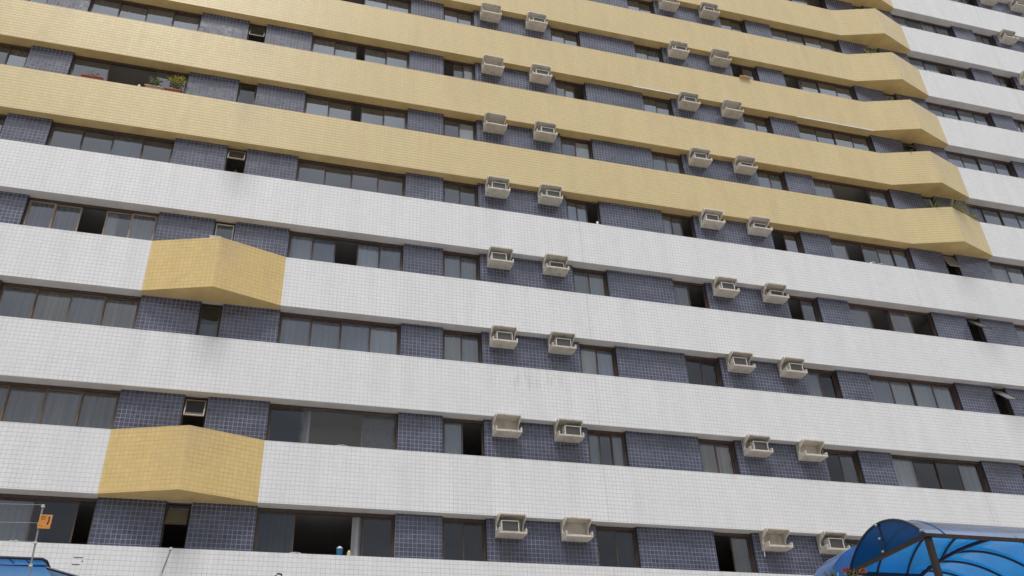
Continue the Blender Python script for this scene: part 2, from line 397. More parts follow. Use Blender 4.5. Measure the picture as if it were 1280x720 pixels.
def band(pts, k, mat, soff, name, label=None):
    """Spandrel band: outline pts in plan along the front (left to right), closed at the recess wall."""
    z1, z0 = k*H, k*H-BH
    mb = MB(); n = len(pts); s = pts[0][0]; S = [s]
    for a, b in zip(pts, pts[1:]): s += math.hypot(b[0]-a[0], b[1]-a[1]); S.append(s)
    yb = D-.002
    front0 = [(x, y, z0) for x, y in pts]; front1 = [(x, y, z1) for x, y in pts]
    base = len(mb.v); mb.v += front0+front1
    back0 = len(mb.v); mb.v += [(pts[0][0], yb, z0), (pts[-1][0], yb, z0), (pts[-1][0], yb, z1), (pts[0][0], yb, z1)]
    for i in range(n-1):
        mb.f.append((base+i, base+i+1, base+n+i+1, base+n+i)); mb.mi.append(0); mb.uv.append([(S[i], z0), (S[i+1], z0), (S[i+1], z1), (S[i], z1)])
    mb.f.append(tuple([base+i for i in range(n)][::-1]+[back0, back0+1])); mb.mi.append(1); mb.uv.append([(0, 0)]*(n+2))
    mb.f.append(tuple([base+n+i for i in range(n)]+[back0+2, back0+3])); mb.mi.append(0); mb.uv.append([(p[0], p[1]) for p in front1]+[(pts[-1][0], yb), (pts[0][0], yb)])
    mb.f.append((back0+1, back0, back0+3, back0+2)); mb.mi.append(1); mb.uv.append([(0, 0)]*4)
    mb.f.append((base+n-1, back0+1, back0+2, base+2*n-1)); mb.mi.append(0); mb.uv.append([(0, z0), (D, z0), (D, z1), (0, z1)])
    mb.f.append((back0, base, base+n, back0+3)); mb.mi.append(0); mb.uv.append([(0, z0), (D, z0), (D, z1), (0, z1)])
    o = mb.build(name, [mat, soff], B)
    if label: o['label'] = label
    return o

BL = [(-3.49, 0), (AX[0], -.60), (.165, 0)]
BR = [(22.79, 0), (AX[2]+.08, -.58), (26.435, 0)]
for k in range(ROW0, ROW1+1):
    if k >= 5:
        band([(XL, 0)]+BR, k, M['yellow_tile'], M['yellow_soffit'], 'yellow_band')
        band([(26.435, 0), (XR, 0)], k, M['white_tile'], M['white_soffit'], 'white_band')
    elif k in (1, 3):
        band([(XL, 0), (-3.49, 0)], k, M['white_tile'], M['white_soffit'], 'white_band')
        band(BL, k, M['bay_tile'], M['yellow_soffit'], 'bay_window_box', 'yellow tiled pointed bay projecting from the white band')
        band([(.165, 0), (XR, 0)], k, M['white_tile'], M['white_soffit'], 'white_band')
    else:
        band([(XL, 0), (XR, 0)], k, M['white_tile'], M['white_soffit'], 'white_band')

# blue recessed wall and the floor slab of every storey
win_here = {}
for k in range(ROW0-1, ROW1+1):
    ws = []
    for n_, (x0, x1) in windows.items():
        if any(in_view((x, RY, k*H+z), 40) for x in (x0, (x0+x1)/2, x1) for z in (.15, 1.15)): ws.append((x0, x1, n_))
    ws.sort(); win_here[k] = ws
    z0, z1 = k*H-1.1, k*H+H-BH-.002
    xs = [XL]
    for x0, x1, _ in ws: xs += [x0, x1]
    xs.append(XR); zs = [z0, k*H+.004, z1]
    mb = MB(); extrude_cells(mb, xs, zs, lambda i, j: j == 0 or i % 2 == 0, D, D+.26)
    mb.build('blue_tile_wall', [M['blue_tile'], M['reveal']], B)
    sm = M['yellow_soffit'] if k+1 > 5 else M['white_soffit']
    mb = MB()
    xa = 26.435 if k >= 5 else XR
    zz0 = k*H-BH
    mb.box(XL, xa, D, D+.26, zz0, z0-.002)
    if k >= 5:
        mb.box(xa+.001, XR, D, D+.26, zz0, z0-.002, 1)
    mb.box(XL, XR, D+.262, DEPTH, zz0+.16, z0-.004, 2)
    mb.build('floor_slab', [M['yellow_soffit'] if k >= 5 else M['white_soffit'], M['white_soffit'], M['ceiling']], B)
# partitions between flats, back, sides, roof, plinth
zb, zt = (ROW0-1)*H-1.2, (ROW1+1)*H-1.0
mb = MB(); mb.box(XL, XR, DEPTH-.2, DEPTH, GY, zt); mb.build('rear_wall', M['room'], B)
for x in (-7.6, -2.6, -.6, 4.2, 7.5, 11.46, 15.4, 18.7, 23.5, 25.6, 30.4, 33.8):
    mb = MB(); mb.box(x-.06, x+.06, D+.27, DEPTH-.21, zb, zt); mb.build('party_wall', M['room'], B)
for x in (XL-.25, XR+.002):
    mb = MB(); mb.box(x, x+.248, 0, DEPTH, GY, zt); mb.build('end_wall', M['white_tile'], B)
mb = MB(); mb.box(XL-.25, XR+.25, -.02, DEPTH, zt+.002, zt+.5); mb.build('roof', M['white_soffit'], B)
mb = MB(); mb.box(XL, XR, .05, .3, GY, (ROW0-1)*H-1.1-.01); mb.build('ground_floor_wall', M['white_tile'], B)

# ---- windows ---------------------------------------------------------------
# states, one letter per pane: g glass, f pale filmed glass, d dark glass, o open, s slid behind (open, frame doubled next to it)
# curtain string: p pale, y grey, w brown, u blue, k dark, B blind, . none
HT = H-BH       # opening height
def curtain(x0, x1, k, mat, parent, drop=0.0, amp=.05, name='curtain'):
    n = max(6, int((x1-x0)/.045)); mb = MB(); ph = random.random()*6
    fr = random.uniform(30, 42); z0, z1 = k*H-.25+drop, k*H+HT-.03
    xs = [x0+(x1-x0)*i/n for i in range(n+1)]
    base = 0
    for x in xs:
        y = RY+.12+amp*math.sin(x*fr+ph+1.3*math.sin(x*6+ph))+.3*amp*math.sin(x*97)
        y2 = RY+.12+amp*.7*math.sin(x*fr+ph+1.1*math.sin(x*6.3+ph))
        mb.v += [(x+.02*math.sin(x*9), y, z0), (x, y2, z1)]
    for i in range(n):
        mb.f.append((2*i, 2*i+2, 2*i+3, 2*i+1)); mb.mi.append(0); mb.uv.append([(0, 0)]*4)
    return mb.build(name, mat, parent, smooth=True)
CM = {'p': 'curt_pale', 'y': 'curt_grey', 'w': 'curt_brown', 'u': 'curt_blue', 'k': 'curt_dark'}
GM = {'g': 'glass', 'f': 'glass_film', 'd': 'glass_dark'}

def make_window(x0, x1, k, panes, curts, fm='frame', fm2=None, weights=None):
    zb_, zt_ = k*H+.006, k*H+HT-.004
    fw = .045
    mb = MB()
    fd0, fd1 = RY-.03, RY+.05
    mb.box(x0+.002, x0+fw, fd0, fd1, zb_, zt_); mb.box(x1-fw, x1-.002, fd0, fd1, zb_, zt_)
    mb.box(x0+fw+.001, x1-fw-.001, fd0, fd1, zt_-.085, zt_); mb.box(x0+fw+.001, x1-fw-.001, fd0, fd1, zb_, zb_+.05)  # head bar deepened to stand in for the dark strip mirrored in the panes
    win = mb.build('window', M[fm], B)
    n = len(panes); xa, xb = x0+fw, x1-fw
    ww = weights or [1]*n; tot = sum(ww); edges = [xa]
    for w_ in ww: edges.append(edges[-1]+(xb-xa)*w_/tot)
    gl = {}
    for i, ch in enumerate(panes):
        a, b = edges[i], edges[i+1]
        if ch in 'os': continue
        off = .0 if i % 2 == 0 else .034
        ya = RY-.012+off
        s0, s1 = zb_+.052, zt_-.087
        a2, b2 = a-.012, b+.012
        a2, b2 = max(a2, xa+.001), min(b2, xb-.001)
        sw = .038; sm = MB()
        sm.box(a2, a2+sw, ya, ya+.026, s0, s1); sm.box(b2-sw, b2, ya, ya+.026, s0, s1)
        sm.box(a2+sw, b2-sw, ya, ya+.026, s1-.04, s1); sm.box(a2+sw, b2-sw, ya, ya+.026, s0, s0+.05)
        sm.build('sash', M[fm2 or fm], win)
        t = random.uniform(-.006, .006); t2 = random.uniform(-.004, .004); yg = ya+.013
        g = MB(); gl[(i, GM[ch])] = g
        g.quad([(a2+sw, yg-t+t2, s0+.05), (b2-sw, yg+t+t2, s0+.05), (b2-sw, yg+t-t2, s1-.04), (a2+sw, yg-t-t2, s1-.04)])
    for (_, nm), g in gl.items(): g.build('pane', M[nm], win)
    i = 0
    while i < n:
        c = curts[i] if i < len(curts) else '.'
        j = i
        while j+1 < n and j+1 < len(curts) and curts[j+1] == c: j += 1
        a, b = edges[i]+.01, edges[j+1]-.01
        if c in CM: curtain(a, b, k, M[CM[c]], win)
        elif c == 'B':
            q = MB(); q.box(a, b, RY+.07, RY+.075, k*H+.45, zt_-.05); q.box(a, b, RY+.06, RY+.085, k*H+.42, k*H+.449); q.build('blind', M['blind'], win)
        elif c == 'h':      # one curtain drawn half across
            curtain(a, a+(b-a)*.45, k, M['curt_pale'], win)
        i = j+1
    return win

def hung_window(x0, x1, k, angle, fm='frame_lit', curt=None, glass='glass_dark', frame='frame'):
    """Small top-hung window; the sash swings out at its foot."""
    zb_, zt_ = k*H+.006, k*H+HT-.004; fw = .035
    mb = MB(); fd0, fd1 = RY-.03, RY+.05
    mb.box(x0+.002, x0+fw, fd0, fd1, zb_, zt_); mb.box(x1-fw, x1-.002, fd0, fd1, zb_, zt_)
    mb.box(x0+fw+.001, x1-fw-.001, fd0, fd1, zt_-fw, zt_)
    win = mb.build('window', M[frame], B)
    a, b = x0+fw+.004, x1-fw-.004; L = .98 if angle < 1 else (.82 if angle == 42 else .62)
    top = Vector((0, RY-.035, zt_-fw-.05)); an = R(angle)
    d = Vector((0, -math.sin(an), -math.cos(an)))
    def P(x, s, o=0): return Vector((x, 0, 0))+top+d*s+Vector((0, -math.cos(an), math.sin(an)))*o
    sm = MB()
    sm.bar(P(a+.018, 0), P(a+.018, L), .036, .028, up=(1, 0, 0)); sm.bar(P(b-.018, 0), P(b-.018, L), .036, .028, up=(1, 0, 0))
    sm.bar(P(a+.037, .018), P(b-.037, .018), .030, .028, up=tuple(d)); sm.bar(P(a+.037, L-.018), P(b-.037, L-.018), .030, .036, up=tuple(d))
    sash = sm.build('sash', M[fm], win)
    g = MB(); g.quad([P(a+.03, L-.03), P(b-.03, L-.03), P(b-.03, .03), P(a+.03, .03)]); g.build('pane', M[glass], win)
    if angle < 1:
        g = MB(); g.box(a, b, RY-.02, RY+.01, k*H+.02, k*H+.1); g.build('lower_rail', M[frame], win)
    if curt: curtain(a, b, k, M[CM[curt]], win)
    return win

# what each window shows, row by row (0 = lowest row in the picture)
W = {
 ('A',0): ('ggdo','pp..','frame','frame',[1,1,.9,.35]), ('A',1): ('gggg','wwww','frame','frame_tan'), ('A',2): ('gggg','ywyw','frame','frame_tan'),
 ('A',3): ('ggogg','yy.hy','frame','frame_lit'), ('A',4): ('gggg','..u.','frame','frame'), ('A',5): ('gog','...','frame','frame',[.31,.41,.28]),
 ('A',6): ('ffff','pppp','frame','frame'),
 ('C',0): ('dosd','y.pk','frame','frame',[1,1.6,.3,.85]), ('C',1): ('dsod','.p..','frame','frame',[1,.18,1.5,1]), ('C',2): ('gggg','ppup','frame','frame_red'),
 ('C',3): ('ggogg','pu.pu','frame','frame'), ('C',4): ('gggg','....','frame','frame_red'), ('C',5): ('ffoff','p...p','frame','frame',[1,1,.42,1,1]),
 ('C',6): ('ffoff','pp.pp','frame','frame',[1,1,.36,1,1]), ('C',7): ('doff','..pp','frame','frame'),
 ('D',0): ('dd','kk','frame','frame'), ('D',1): ('gs','p.','frame','frame'), ('D',2): ('gg','pp','frame','frame'), ('D',3): ('gg','pp','frame','frame'),
 ('D',4): ('gg','..','frame','frame'), ('D',5): ('gg','.B','frame','frame'), ('D',6): ('sgg','..p','frame','frame'), ('D',7): ('ff','pp','frame','frame'),
 ('E',0): ('dd','.y','frame','frame'), ('E',1): ('ggg','p.p','frame','frame'), ('E',2): ('gg','pu','frame','frame'), ('E',3): ('gg','yp','frame','frame'),
 ('E',4): ('ffs','pp.','frame','frame'), ('E',5): ('gg','uB','frame','frame'), ('E',6): ('gfs','...','frame','frame'), ('E',7): ('ff','pp','frame','frame'), ('E',8): ('dd','..','frame','frame'),
 ('F',0): ('sg','.y','frame','frame'), ('F',1): ('gg','ww','frame','frame_red'), ('F',2): ('dd','..','frame','frame'), ('F',3): ('gs','y.','frame_red','frame'),
 ('F',4): ('ggs','p..','frame','frame'), ('F',5): ('gg','pp','frame','frame'), ('F',6): ('ff','pp','frame','frame'), ('F',7): ('gg','yy','frame','frame'),
 ('G',1): ('dg','..','frame','frame'), ('G',2): ('gd','p.','frame','frame_red'), ('G',3): ('sg','..','frame','frame'), ('G',4): ('sf','..','frame','frame_red'),
 ('G',5): ('fg','py','frame','frame_red'), ('G',6): ('ff','p.','frame','frame'), ('G',7): ('sf','.p','frame','frame'), ('G',8): ('ff','..','frame','frame'),
 ('H',1): ('gddg','p..y','frame','frame'), ('H',2): ('gggg','uppp','frame_red','frame'), ('H',3): ('gogs','y.y.','frame_red','frame_red'), ('H',4): ('gsggg','p..pp','frame_red','frame'),
 ('H',5): ('gosg','p..p','frame_red','frame'), ('H',6): ('ffff','.p.p','frame','frame'), ('H',7): ('offf','.p.p','frame','frame_red'), ('H',8): ('ffff','pppp','frame','frame'), ('H',9): ('fffo','p.p.','frame','frame'),
}
S_STATE = {('S',0): 30, ('S',1): 26, ('S',2): 0, ('S',3): 0, ('S',4): 28, ('S',5): 0, ('S',6): 12, ('T',2): 42, ('T',3): 42, ('T',4): 20, ('T',5): 0, ('T',6): 40, ('T',7): 0}
alt = ['ffff', 'ffof', 'fgsf', 'ffff', 'gfff', 'offf']
alc = ['pppp', 'p.pp', '.p.p', 'pp.p', 'ypyp']
for k, ws in win_here.items():
    for x0, x1, n_ in ws:
        if n_ in 'ST':
            a = S_STATE.get((n_, k), random.choice((0, 20, 0, 50)))
            if k == 3 and n_ == 'S': hung_window(x0, x1, k, 0, 'frame_white', None, 'glass')
            elif k == 2 and n_ == 'S':
                wv = hung_window(x0, x1, k, 0, 'frame', None, 'glass_dark')
                q = MB(); q.box(x0+.05, x1-.05, RY+.07, RY+.08, k*H-.1, k*H+.62); q.build('blind', M['blind'], wv)
            else: hung_window(x0, x1, k, a, 'frame_lit' if k in (1, 4) else 'frame', None, 'frosted' if n_ == 'T' else 'glass_film' if k == 0 else 'glass_dark')
            continue
        st = W.get((n_, k))
        rnd = random.Random(k*31+ord(n_))
        if not st:
            if x1-x0 > 2: st = (rnd.choice(alt), rnd.choice(alc), rnd.choice(('frame', 'frame_red', 'frame')), 'frame')
            else: st = (rnd.choice(('ff', 'gf', 'sf', 'fgs')), rnd.choice(('pp', 'p.', '.p', 'py')), 'frame', 'frame')
        make_window(x0, x1, k, *st)

def net(x0, x1, k, y):
    mb = MB(); z0, z1 = k*H+.01, k*H+HT-.06; h = z1-z0; t = .0035
    st = .062; c = x0-h
    while c < x1:
        for s_ in (1, -1):
            # line x = c + s*(z-z0) (s=1) or x = c+h - (z-z0)
            pts = []
            for q in range(0, 11):
                z = z0+h*q/10; x = c+(z-z0) if s_ == 1 else c+h-(z-z0)
                if x0 <= x <= x1: pts.append((x, z))
            if len(pts) > 1:
                (xa, za), (xb, zb) = pts[0], pts[-1]
                mb.quad([(xa-t, y, za), (xa+t, y, za), (xb+t, y, zb), (xb-t, y, zb)])
        c += st
    mb.build('safety_net', M['wire'], B)
net(1.0, 3.57, 1, RY-.045)

# ---- shelves for the air conditioners: a C-shaped concrete box, open in front -------------------
SW, SZ0, SZ1, SYF = .75, .70, 1.225, -.205
def shelf_mesh():
    mb = MB(); t = .03; yb = D-.003
    z0, z1 = SZ0, SZ1
    def sidepanel(x0, x1):
        # outline in (y, z): deep at foot and head, cut back between
        out = [(yb, z0), (SYF, z0), (SYF, z0+.13), (SYF+.035, z0+.155), (yb-.16, z0+.15), (yb-.12, z0+.19), (yb-.12, z1-.26), (yb-.17, z1-.2), (SYF+.02, z1-.085), (SYF, z1-.07), (SYF, z1), (yb, z1)]
        n = len(out); b = len(mb.v)
        mb.v += [(x0, y, z) for y, z in out]+[(x1, y, z) for y, z in out]
        mb.f.append(tuple(b+i for i in range(n))[::-1]); mb.mi.append(0); mb.uv.append([(0, 0)]*n)
        mb.f.append(tuple(b+n+i for i in range(n))); mb.mi.append(0); mb.uv.append([(0, 0)]*n)
        for i in range(n):
            j = (i+1) % n; mb.f.append((b+i, b+j, b+n+j, b+n+i)); mb.mi.append(1); mb.uv.append([(0, 0)]*4)
    sidepanel(0, t); sidepanel(SW-t, SW)
    mb.box(t, SW-t, SYF+.002, yb, z0+.001, z0+.035, 0)          # tray
    mb.box(t, SW-t, SYF+.002, SYF+.022, z0+.036, z0+.052, 1)    # rim
    mb.box(t, SW-t, SYF+.003, yb, z1-.034, z1-.001, 0)          # lid
    mb.box(t, SW-t, yb-.012, yb, z0+.036, z1-.035, 0)           # back
    return mb
sh0 = None
shelves = []
for k in range(0, 13):
    for key, x in AC_X.items():
        P = (x+SW/2, 0, k*H+1.0)
        if not in_view(P, 60): continue
        if sh0 is None:
            sh0 = shelf_mesh().build('air_conditioner_shelf', [M['shelf'], M['rim']], B); o = sh0
        else:
            o = sh0.copy(); col.objects.link(o)
        o.location = (x, 0, k*H); shelves.append((k, key, x))
# broken hose/rod standing out of one shelf
# ---- the air conditioners themselves ---------------------------------------
def make_ac():
    root = bpy.data.objects.new('air_conditioner', None); col.objects.link(root); root.empty_display_size = .1
    w, h, y0, y1 = .48, .335, 0.0, .27
    mb = MB(); t = .022
    mb.box(0, t, y0, y1, 0, h); mb.box(w-t, w, y0, y1, 0, h)
    mb.box(t, w-t, y0, y1, h-t, h); mb.box(t, w-t, y0, y1, 0, t)
    mb.box(t, w-t, y1-.02, y1-.001, t, h-t)
    mb.build('case', M['ac_case'], root, bevel=.003)
    g = MB()
    g.box(t+.001, w-t-.001, y0+.035, y0+.045, t+.001, h-t-.001)
    n = 15
    for i in range(n):
        z = t+.012+(h-2*t-.024)*i/(n-1)
        g.bar((t+.002, y0+.022, z), (w-t-.002, y0+.022, z), .006, .012)
    for i in range(6):
        x = t+.03+(w-2*t-.06)*i/5
        g.bar((x, y0+.014, t+.002), (x, y0+.014, h-t-.002), .005, .005)
    g.build('rear_grille', M['ac_fin'], root)
    return root
def copy_tree(o, parent=None):
    c = o.copy(); col.objects.link(c)
    if parent: c.parent = parent
    for ch in [q for q in col.objects if q.parent == o]: copy_tree(ch, c)
    return c
units = {(0,'a'):.06,(0,'d'):.14,(1,'b'):.20,(1,'c'):.17,(2,'a'):.12,(2,'b'):.13,(2,'c'):.03,(2,'d'):.19,(3,'a'):.04,(3,'b'):.15,(3,'c'):.15,(3,'d'):.18,
         (4,'a'):.14,(4,'b'):.20,(4,'c'):.07,(4,'d'):.14,(5,'b'):.18,(5,'c'):.10,(5,'d'):.18,(6,'b'):.15,(6,'c'):.14,(7,'b'):.19,(7,'c'):.18,(8,'d'):.07,(10,'f'):.16,(9,'e'):.1}
ordn = ['lowest', 'second', 'third', 'fourth', 'fifth', 'sixth', 'seventh', 'eighth', 'ninth', 'tenth', 'eleventh']
seat = {'a': 'leftmost', 'b': 'second', 'c': 'third', 'd': 'fourth', 'e': 'far right', 'f': 'far right'}
first = None
for (k, key), dx in units.items():
    if (k, key) not in [(a, b) for a, b, _ in shelves]: continue
    if first is None: first = make_ac(); o = first
    else: o = copy_tree(first)
    sunk = .10 if (k, key) in ((3, 'b'), (5, 'd'), (3, 'd'), (4, 'd')) else 0.0
    o.location = (AC_X[key]+.03+dx*.95, -.105+sunk*.9, k*H+SZ0+.036)
    hh = 'recessed grey air conditioner' if sunk else 'cream framed air conditioner'
    wh = {'a': 'in left box of left pair', 'b': 'in right box of left pair', 'c': 'in left box of middle pair',
          'd': 'in right box of middle pair', 'e': 'in left box of far right pair', 'f': 'in right box of far right pair'}[key]
    tag(o, f'{hh} {wh}, {ordn[k]} window row', 'air conditioner', 'air conditioners in the concrete boxes')

# white trim along the foot of one yellow band
for xa, xb in ((12.15, 14.05), (19.2, 23.0)):
    mb = MB(); z = 7*H-BH
    mb.box(xa, xb if xb < 22.79 else 22.78, -.014, -.003, z-.022, z+.022)
    mb.build('edge_trim', M['strip'], B)
# mended patch of tiles on the lowest band
mb = MB()
for x, z, w in ((-3.6, -.30, .1), (-3.62, -.46, .08), (-3.5, -.38, .02)):
    mb.box(x-w, x+w, -.006, -.002, z-.008, z+.008)
mb.build('patch_outline', M['stem'], B)

# ---------------------------------------------------------------- plants and small things
def leaf(mb, base, dirv, L, w, droop=.3, mi=0, seg=4):
    d = Vector(dirv).normalized(); side = d.cross(Vector((0, 0, 1)))
    side = side.normalized() if side.length > .01 else Vector((1, 0, 0))
    pts = []
    p = Vector(base)
    for i in range(seg+1):
        t = i/seg; wid = w*math.sin(math.pi*min(1, (t*.85+.15)))*.5
        pts.append((p+side*wid, p-side*wid)); p = p+(d+Vector((0, 0, -droop*t*t*1.5))).normalized()*L/seg
    b = len(mb.v)
    for a, c in pts: mb.v += [tuple(a), tuple(c)]
    for i in range(seg):
        mb.f.append((b+2*i, b+2*i+1, b+2*i+3, b+2*i+2)); mb.mi.append(mi); mb.uv.append([(0, 0)]*4)
def rdir(rng, up=.5):
    a = rng.uniform(0, 2*math.pi); return Vector((math.cos(a), math.sin(a), rng.uniform(up-.5, up+.8))).normalized()
def planter(name, loc, w, potmat, label, cat, shrub):
    root = empty(name, loc, label, cat, 'potted plants on the window ledge')
    d, h = .15, .15
    mb = MB(); v = []
    for z, e in ((0, -.015), (h, 0)):
        v += [(-w/2-e, -d/2-e, z), (w/2+e, -d/2-e, z), (w/2+e, d/2+e, z), (-w/2-e, d/2+e, z)]
    mb.v = v
    for q in ((0,1,5,4),(1,2,6,5),(2,3,7,6),(3,0,4,7),(3,2,1,0)): mb.f.append(q); mb.mi.append(0); mb.uv.append([(0, 0)]*4)
    mb.box(-w/2-.02, w/2+.02, -d/2-.02, -d/2-.001, h-.03, h+.005); mb.box(-w/2-.02, w/2+.02, d/2+.001, d/2+.02, h-.03, h+.005)
    mb.build('trough', potmat, root)
    so = MB(); so.box(-w/2+.005, w/2-.005, -d/2+.005, d/2-.005, h-.04, h-.02); so.build('soil', M['stem'], root)
    if shrub: shrub(root, h)
    return root
def shrub_of(height, spread, n, L, w, mats, dx=0, seed=1, stems=5, fly=.3):
    def f(root, h):
        rng = random.Random(seed); st = MB(); fo = MB()
        tips = []
        for i in range(stems):
            a = Vector((dx+rng.uniform(-.06, .06), rng.uniform(-.03, .03), h-.03)); b = a+Vector((rng.uniform(-spread, spread), rng.uniform(-.1, .06), height*rng.uniform(.6, 1)))
            mpt = (a+b)/2+Vector((rng.uniform(-.04, .04), 0, .04)); st.tube([a, mpt, b], .006, 5); tips += [(a, mpt, b)]
        st.build('stems', M['stem'], root)
        for i in range(n):
            a, mpt, b = rng.choice(tips); t = rng.uniform(.25, 1); p = a.lerp(mpt, t*2) if t < .5 else mpt.lerp(b, t*2-1)
            p = p+Vector([rng.gauss(0, .05) for _ in range(3)])
            leaf(fo, p, rdir(rng), L*rng.uniform(.6, 1.2), w, .3, 1 if (rng.random() < fly and p.z > h+height*.4) else 0, 3)
        fo.build('foliage', mats, root)
    return f
LY = .12
planter('window_box', (-6.2, LY, 5*H+.004), .62, M['terracotta'], 'red window box with low green sprouts on the yellow ledge, leftmost of three', 'planter', shrub_of(.12, .22, 40, .06, .03, [M['leaf_grey'], M['leaf']], 0, 4))
planter('window_box', (-4.42, LY, 5*H+.004), .50, M['pinkpot'], 'faded pink window box with bushy grey green plant beside the open window', 'planter', shrub_of(.40, .14, 260, .07, .035, [M['leaf_grey'], M['leaf']], .02, 5, 9, .15))
planter('window_box', (-3.86, LY, 5*H+.004), .50, M['terracotta'], 'red window box with tall yellow flowering shrub at the ledge end', 'planter', shrub_of(.78, .28, 330, .075, .04, [M['leaf_grey'], M['leaf_yellow']], .12, 8, 9, .7))
o = MB(); o.lathe((0, 0, 0), [(.0, 0), (.045, 0), (.055, .06), (.035, .10), (.045, .15), (.02, .19), (0.0, .2)], 12)
fg = tag(place(o.build('jug', M['white_thing'], smooth=True), (-4.85, .14, 5*H+.003)), 'small white jug standing in the open window beside the window boxes', 'jug')

def spiky(loc, L, n, label, mats, seed=2, up=.45, droop=.6, bias=None, cat='plant'):
    rng = random.Random(seed); root = empty('ledge_plant', loc, label, cat, 'plants on the bay ledges')
    p = MB(); p.lathe((0, 0, 0), [(.09, 0), (.11, .04), (.12, .04), (.12, .055), (.10, .055)], 14); p.build('pot', M['leaf_grey'], root)
    fo = MB()
    for i in range(n):
        dv = rdir(rng, up)
        if bias: dv = (dv+Vector(bias)*rng.uniform(.4, 1.2)).normalized()
        leaf(fo, (rng.uniform(-.03, .03), rng.uniform(-.03, .03), .05), dv, L*rng.uniform(.6, 1.1), .035, droop, rng.choice(range(len(mats))), 6)
    fo.build('fronds', mats, root); return root
spiky((24.15, -.25, 5*H+.004), .62, 30, 'spiky green plant with long fronds on the lowest right bay ledge', [M['leaf'], M['leaf'], M['leaf_grey']], 3, .55, .7)
spiky((24.95, -.33, 5*H+.004), .85, 44, 'straggly dry plant trailing over the lowest right bay point', [M['leaf_dry'], M['leaf_grey'], M['leaf_dry']], 6, .2, .9, (.6, -.1, 0))
spiky((25.85, -.05, 5*H+.004), .55, 30, 'yellow green dry plant at the right end of the lowest right bay', [M['leaf_dry'], M['leaf_grey'], M['leaf_yellow']], 9, .45, .7, (.3, 0, .1))
spiky((24.0, -.2, 6*H+.004), .30, 24, 'low dark green plant on the second right bay from below', [M['leaf'], M['leaf_grey']], 12, .4, .6)
spiky((24.0, -.2, 7*H+.004), .30, 24, 'low olive brown plant on the third right bay from below', [M['leaf_dry'], M['leaf']], 15, .4, .6)
spiky((23.9, -.15, 8*H+.004), .50, 34, 'bushy yellow green palm on the fourth right bay from below', [M['leaf'], M['leaf_yellow'], M['leaf_grey']], 17, .6, .7)

def cup(loc, r, h, mat, lid, label, cat='cup', name='cup'):
    root = empty(name, loc, label, cat)
    mb = MB(); mb.lathe((0, 0, 0), [(r*.75, 0), (r*.8, .01), (r, h), (r*1.05, h), (r*1.05, h+.012), (r*.9, h+.012)], 18); mb.build('body', mat, root, smooth=False)
    if lid:
        mb = MB(); mb.lathe((0, 0, h+.013), [(r*.95, 0), (r*.8, .03), (r*.4, .06), (.01, .075)], 16); mb.build('contents', lid, root, smooth=True)
    return root
cup((2.24, .10, .004), .085, .16, M['cup_blue'], M['white_thing'], 'blue plastic pot heaped with white on the lowest white ledge')
cup((2.47, .10, .004), .05, .07, M['cup_yellow'], M['cup_yellow'], 'tiny pale yellow cup beside the blue pot on the lowest ledge')
def cloth(loc, sx, sy, sz, mat, label, name='cloth', cat='cloth', seed=1):
    rng = random.Random(seed); n = 10; mb = MB()
    for i in range(n+1):
        for j in range(n+1):
            u, v = i/n*2-1, j/n*2-1; r = max(0, 1-(u*u+v*v)*.6)
            z = sz*(r**.6)*(.6+.6*noise.noise(Vector((u*2+seed, v*2, seed))))+.004
            mb.v.append((u*sx*(1-.1*v*v), v*sy*(1-.15*u*u), max(.003, z)))
    for i in range(n):
        for j in range(n):
            a = i*(n+1)+j; mb.f.append((a, a+n+1, a+n+2, a+1)); mb.mi.append(0); mb.uv.append([(0, 0)]*4)
    o = mb.build(name, mat, smooth=True); s = o.modifiers.new('thick', 'SOLIDIFY'); s.thickness = .004
    o.location = loc; return tag(o, label, cat)
cloth((1.18, .06, .003), .14, .05, .05, M['white_thing'], 'crumpled white cloth on the lowest ledge left of the blue pot', seed=2)
cloth((2.13, .06, H+.003), .16, .05, .06, M['white_thing'], 'crumpled white cloth on the ledge below the netted open window', seed=3)
cloth((20.74, .05, 4*H+.003), .13, .06, .12, M['white_thing'], 'larger of two white bundles on the ledge below the yellow bays', 'bundle', 'bundle', 4)
cloth((21.08, .05, 4*H+.003), .17, .06, .09, M['white_thing'], 'flatter right-hand white bundle on the ledge below the yellow bays', 'bundle', 'bundle', 5)
cloth((-5.0, .06, .003), .12, .05, .05, M['cup_yellow'], 'small cream rag on the lowest ledge behind the warning sign', 'rag', 'rag', 6)
# clay slab poking over a yellow ledge
mb = MB(); mb.box(-.24, .24, -.11, .1, 0, .022); o = mb.build('clay_slab', M['orange_tile'], bevel=.008); o.location = (17.2, -.02, 7*H+.004)
tag(o, 'orange clay slab poking out over a yellow ledge under an open window', 'slab')
# white tray on the upper left bay
mb = MB(); mb.box(-.14, .14, -.08, .08, 0, .10); mb.box(-.155, .155, -.095, .095, .10, .12); o = mb.build('plastic_box', M['white_thing'], bevel=.006); o.location = (-1.82, -.36, 3*H+.004)
tag(o, 'white plastic box on the point of the upper left yellow bay', 'box')
# figurine in the fifth-row window
mb = MB(); mb.lathe((0, 0, 0), [(.05, 0), (.06, .05), (.03, .12), (.045, .17), (.0, .21)], 12); o = mb.build('figurine', M['white_thing'], smooth=True); o.location = (10.1, .12, 4*H+.004)
tag(o, 'little white figurine on the ledge in a half open window corner', 'figurine')
# rod leaning from an empty shelf
mb = MB(); mb.tube([(14.1, .2, 1.1), (14.09, .16, .85), (14.07, .15, .52)], .014, 6); o = mb.build('drain_pipe', M['ac_case'])
tag(o, 'short cream drain pipe hanging from an empty box in the lowest row', 'pipe')

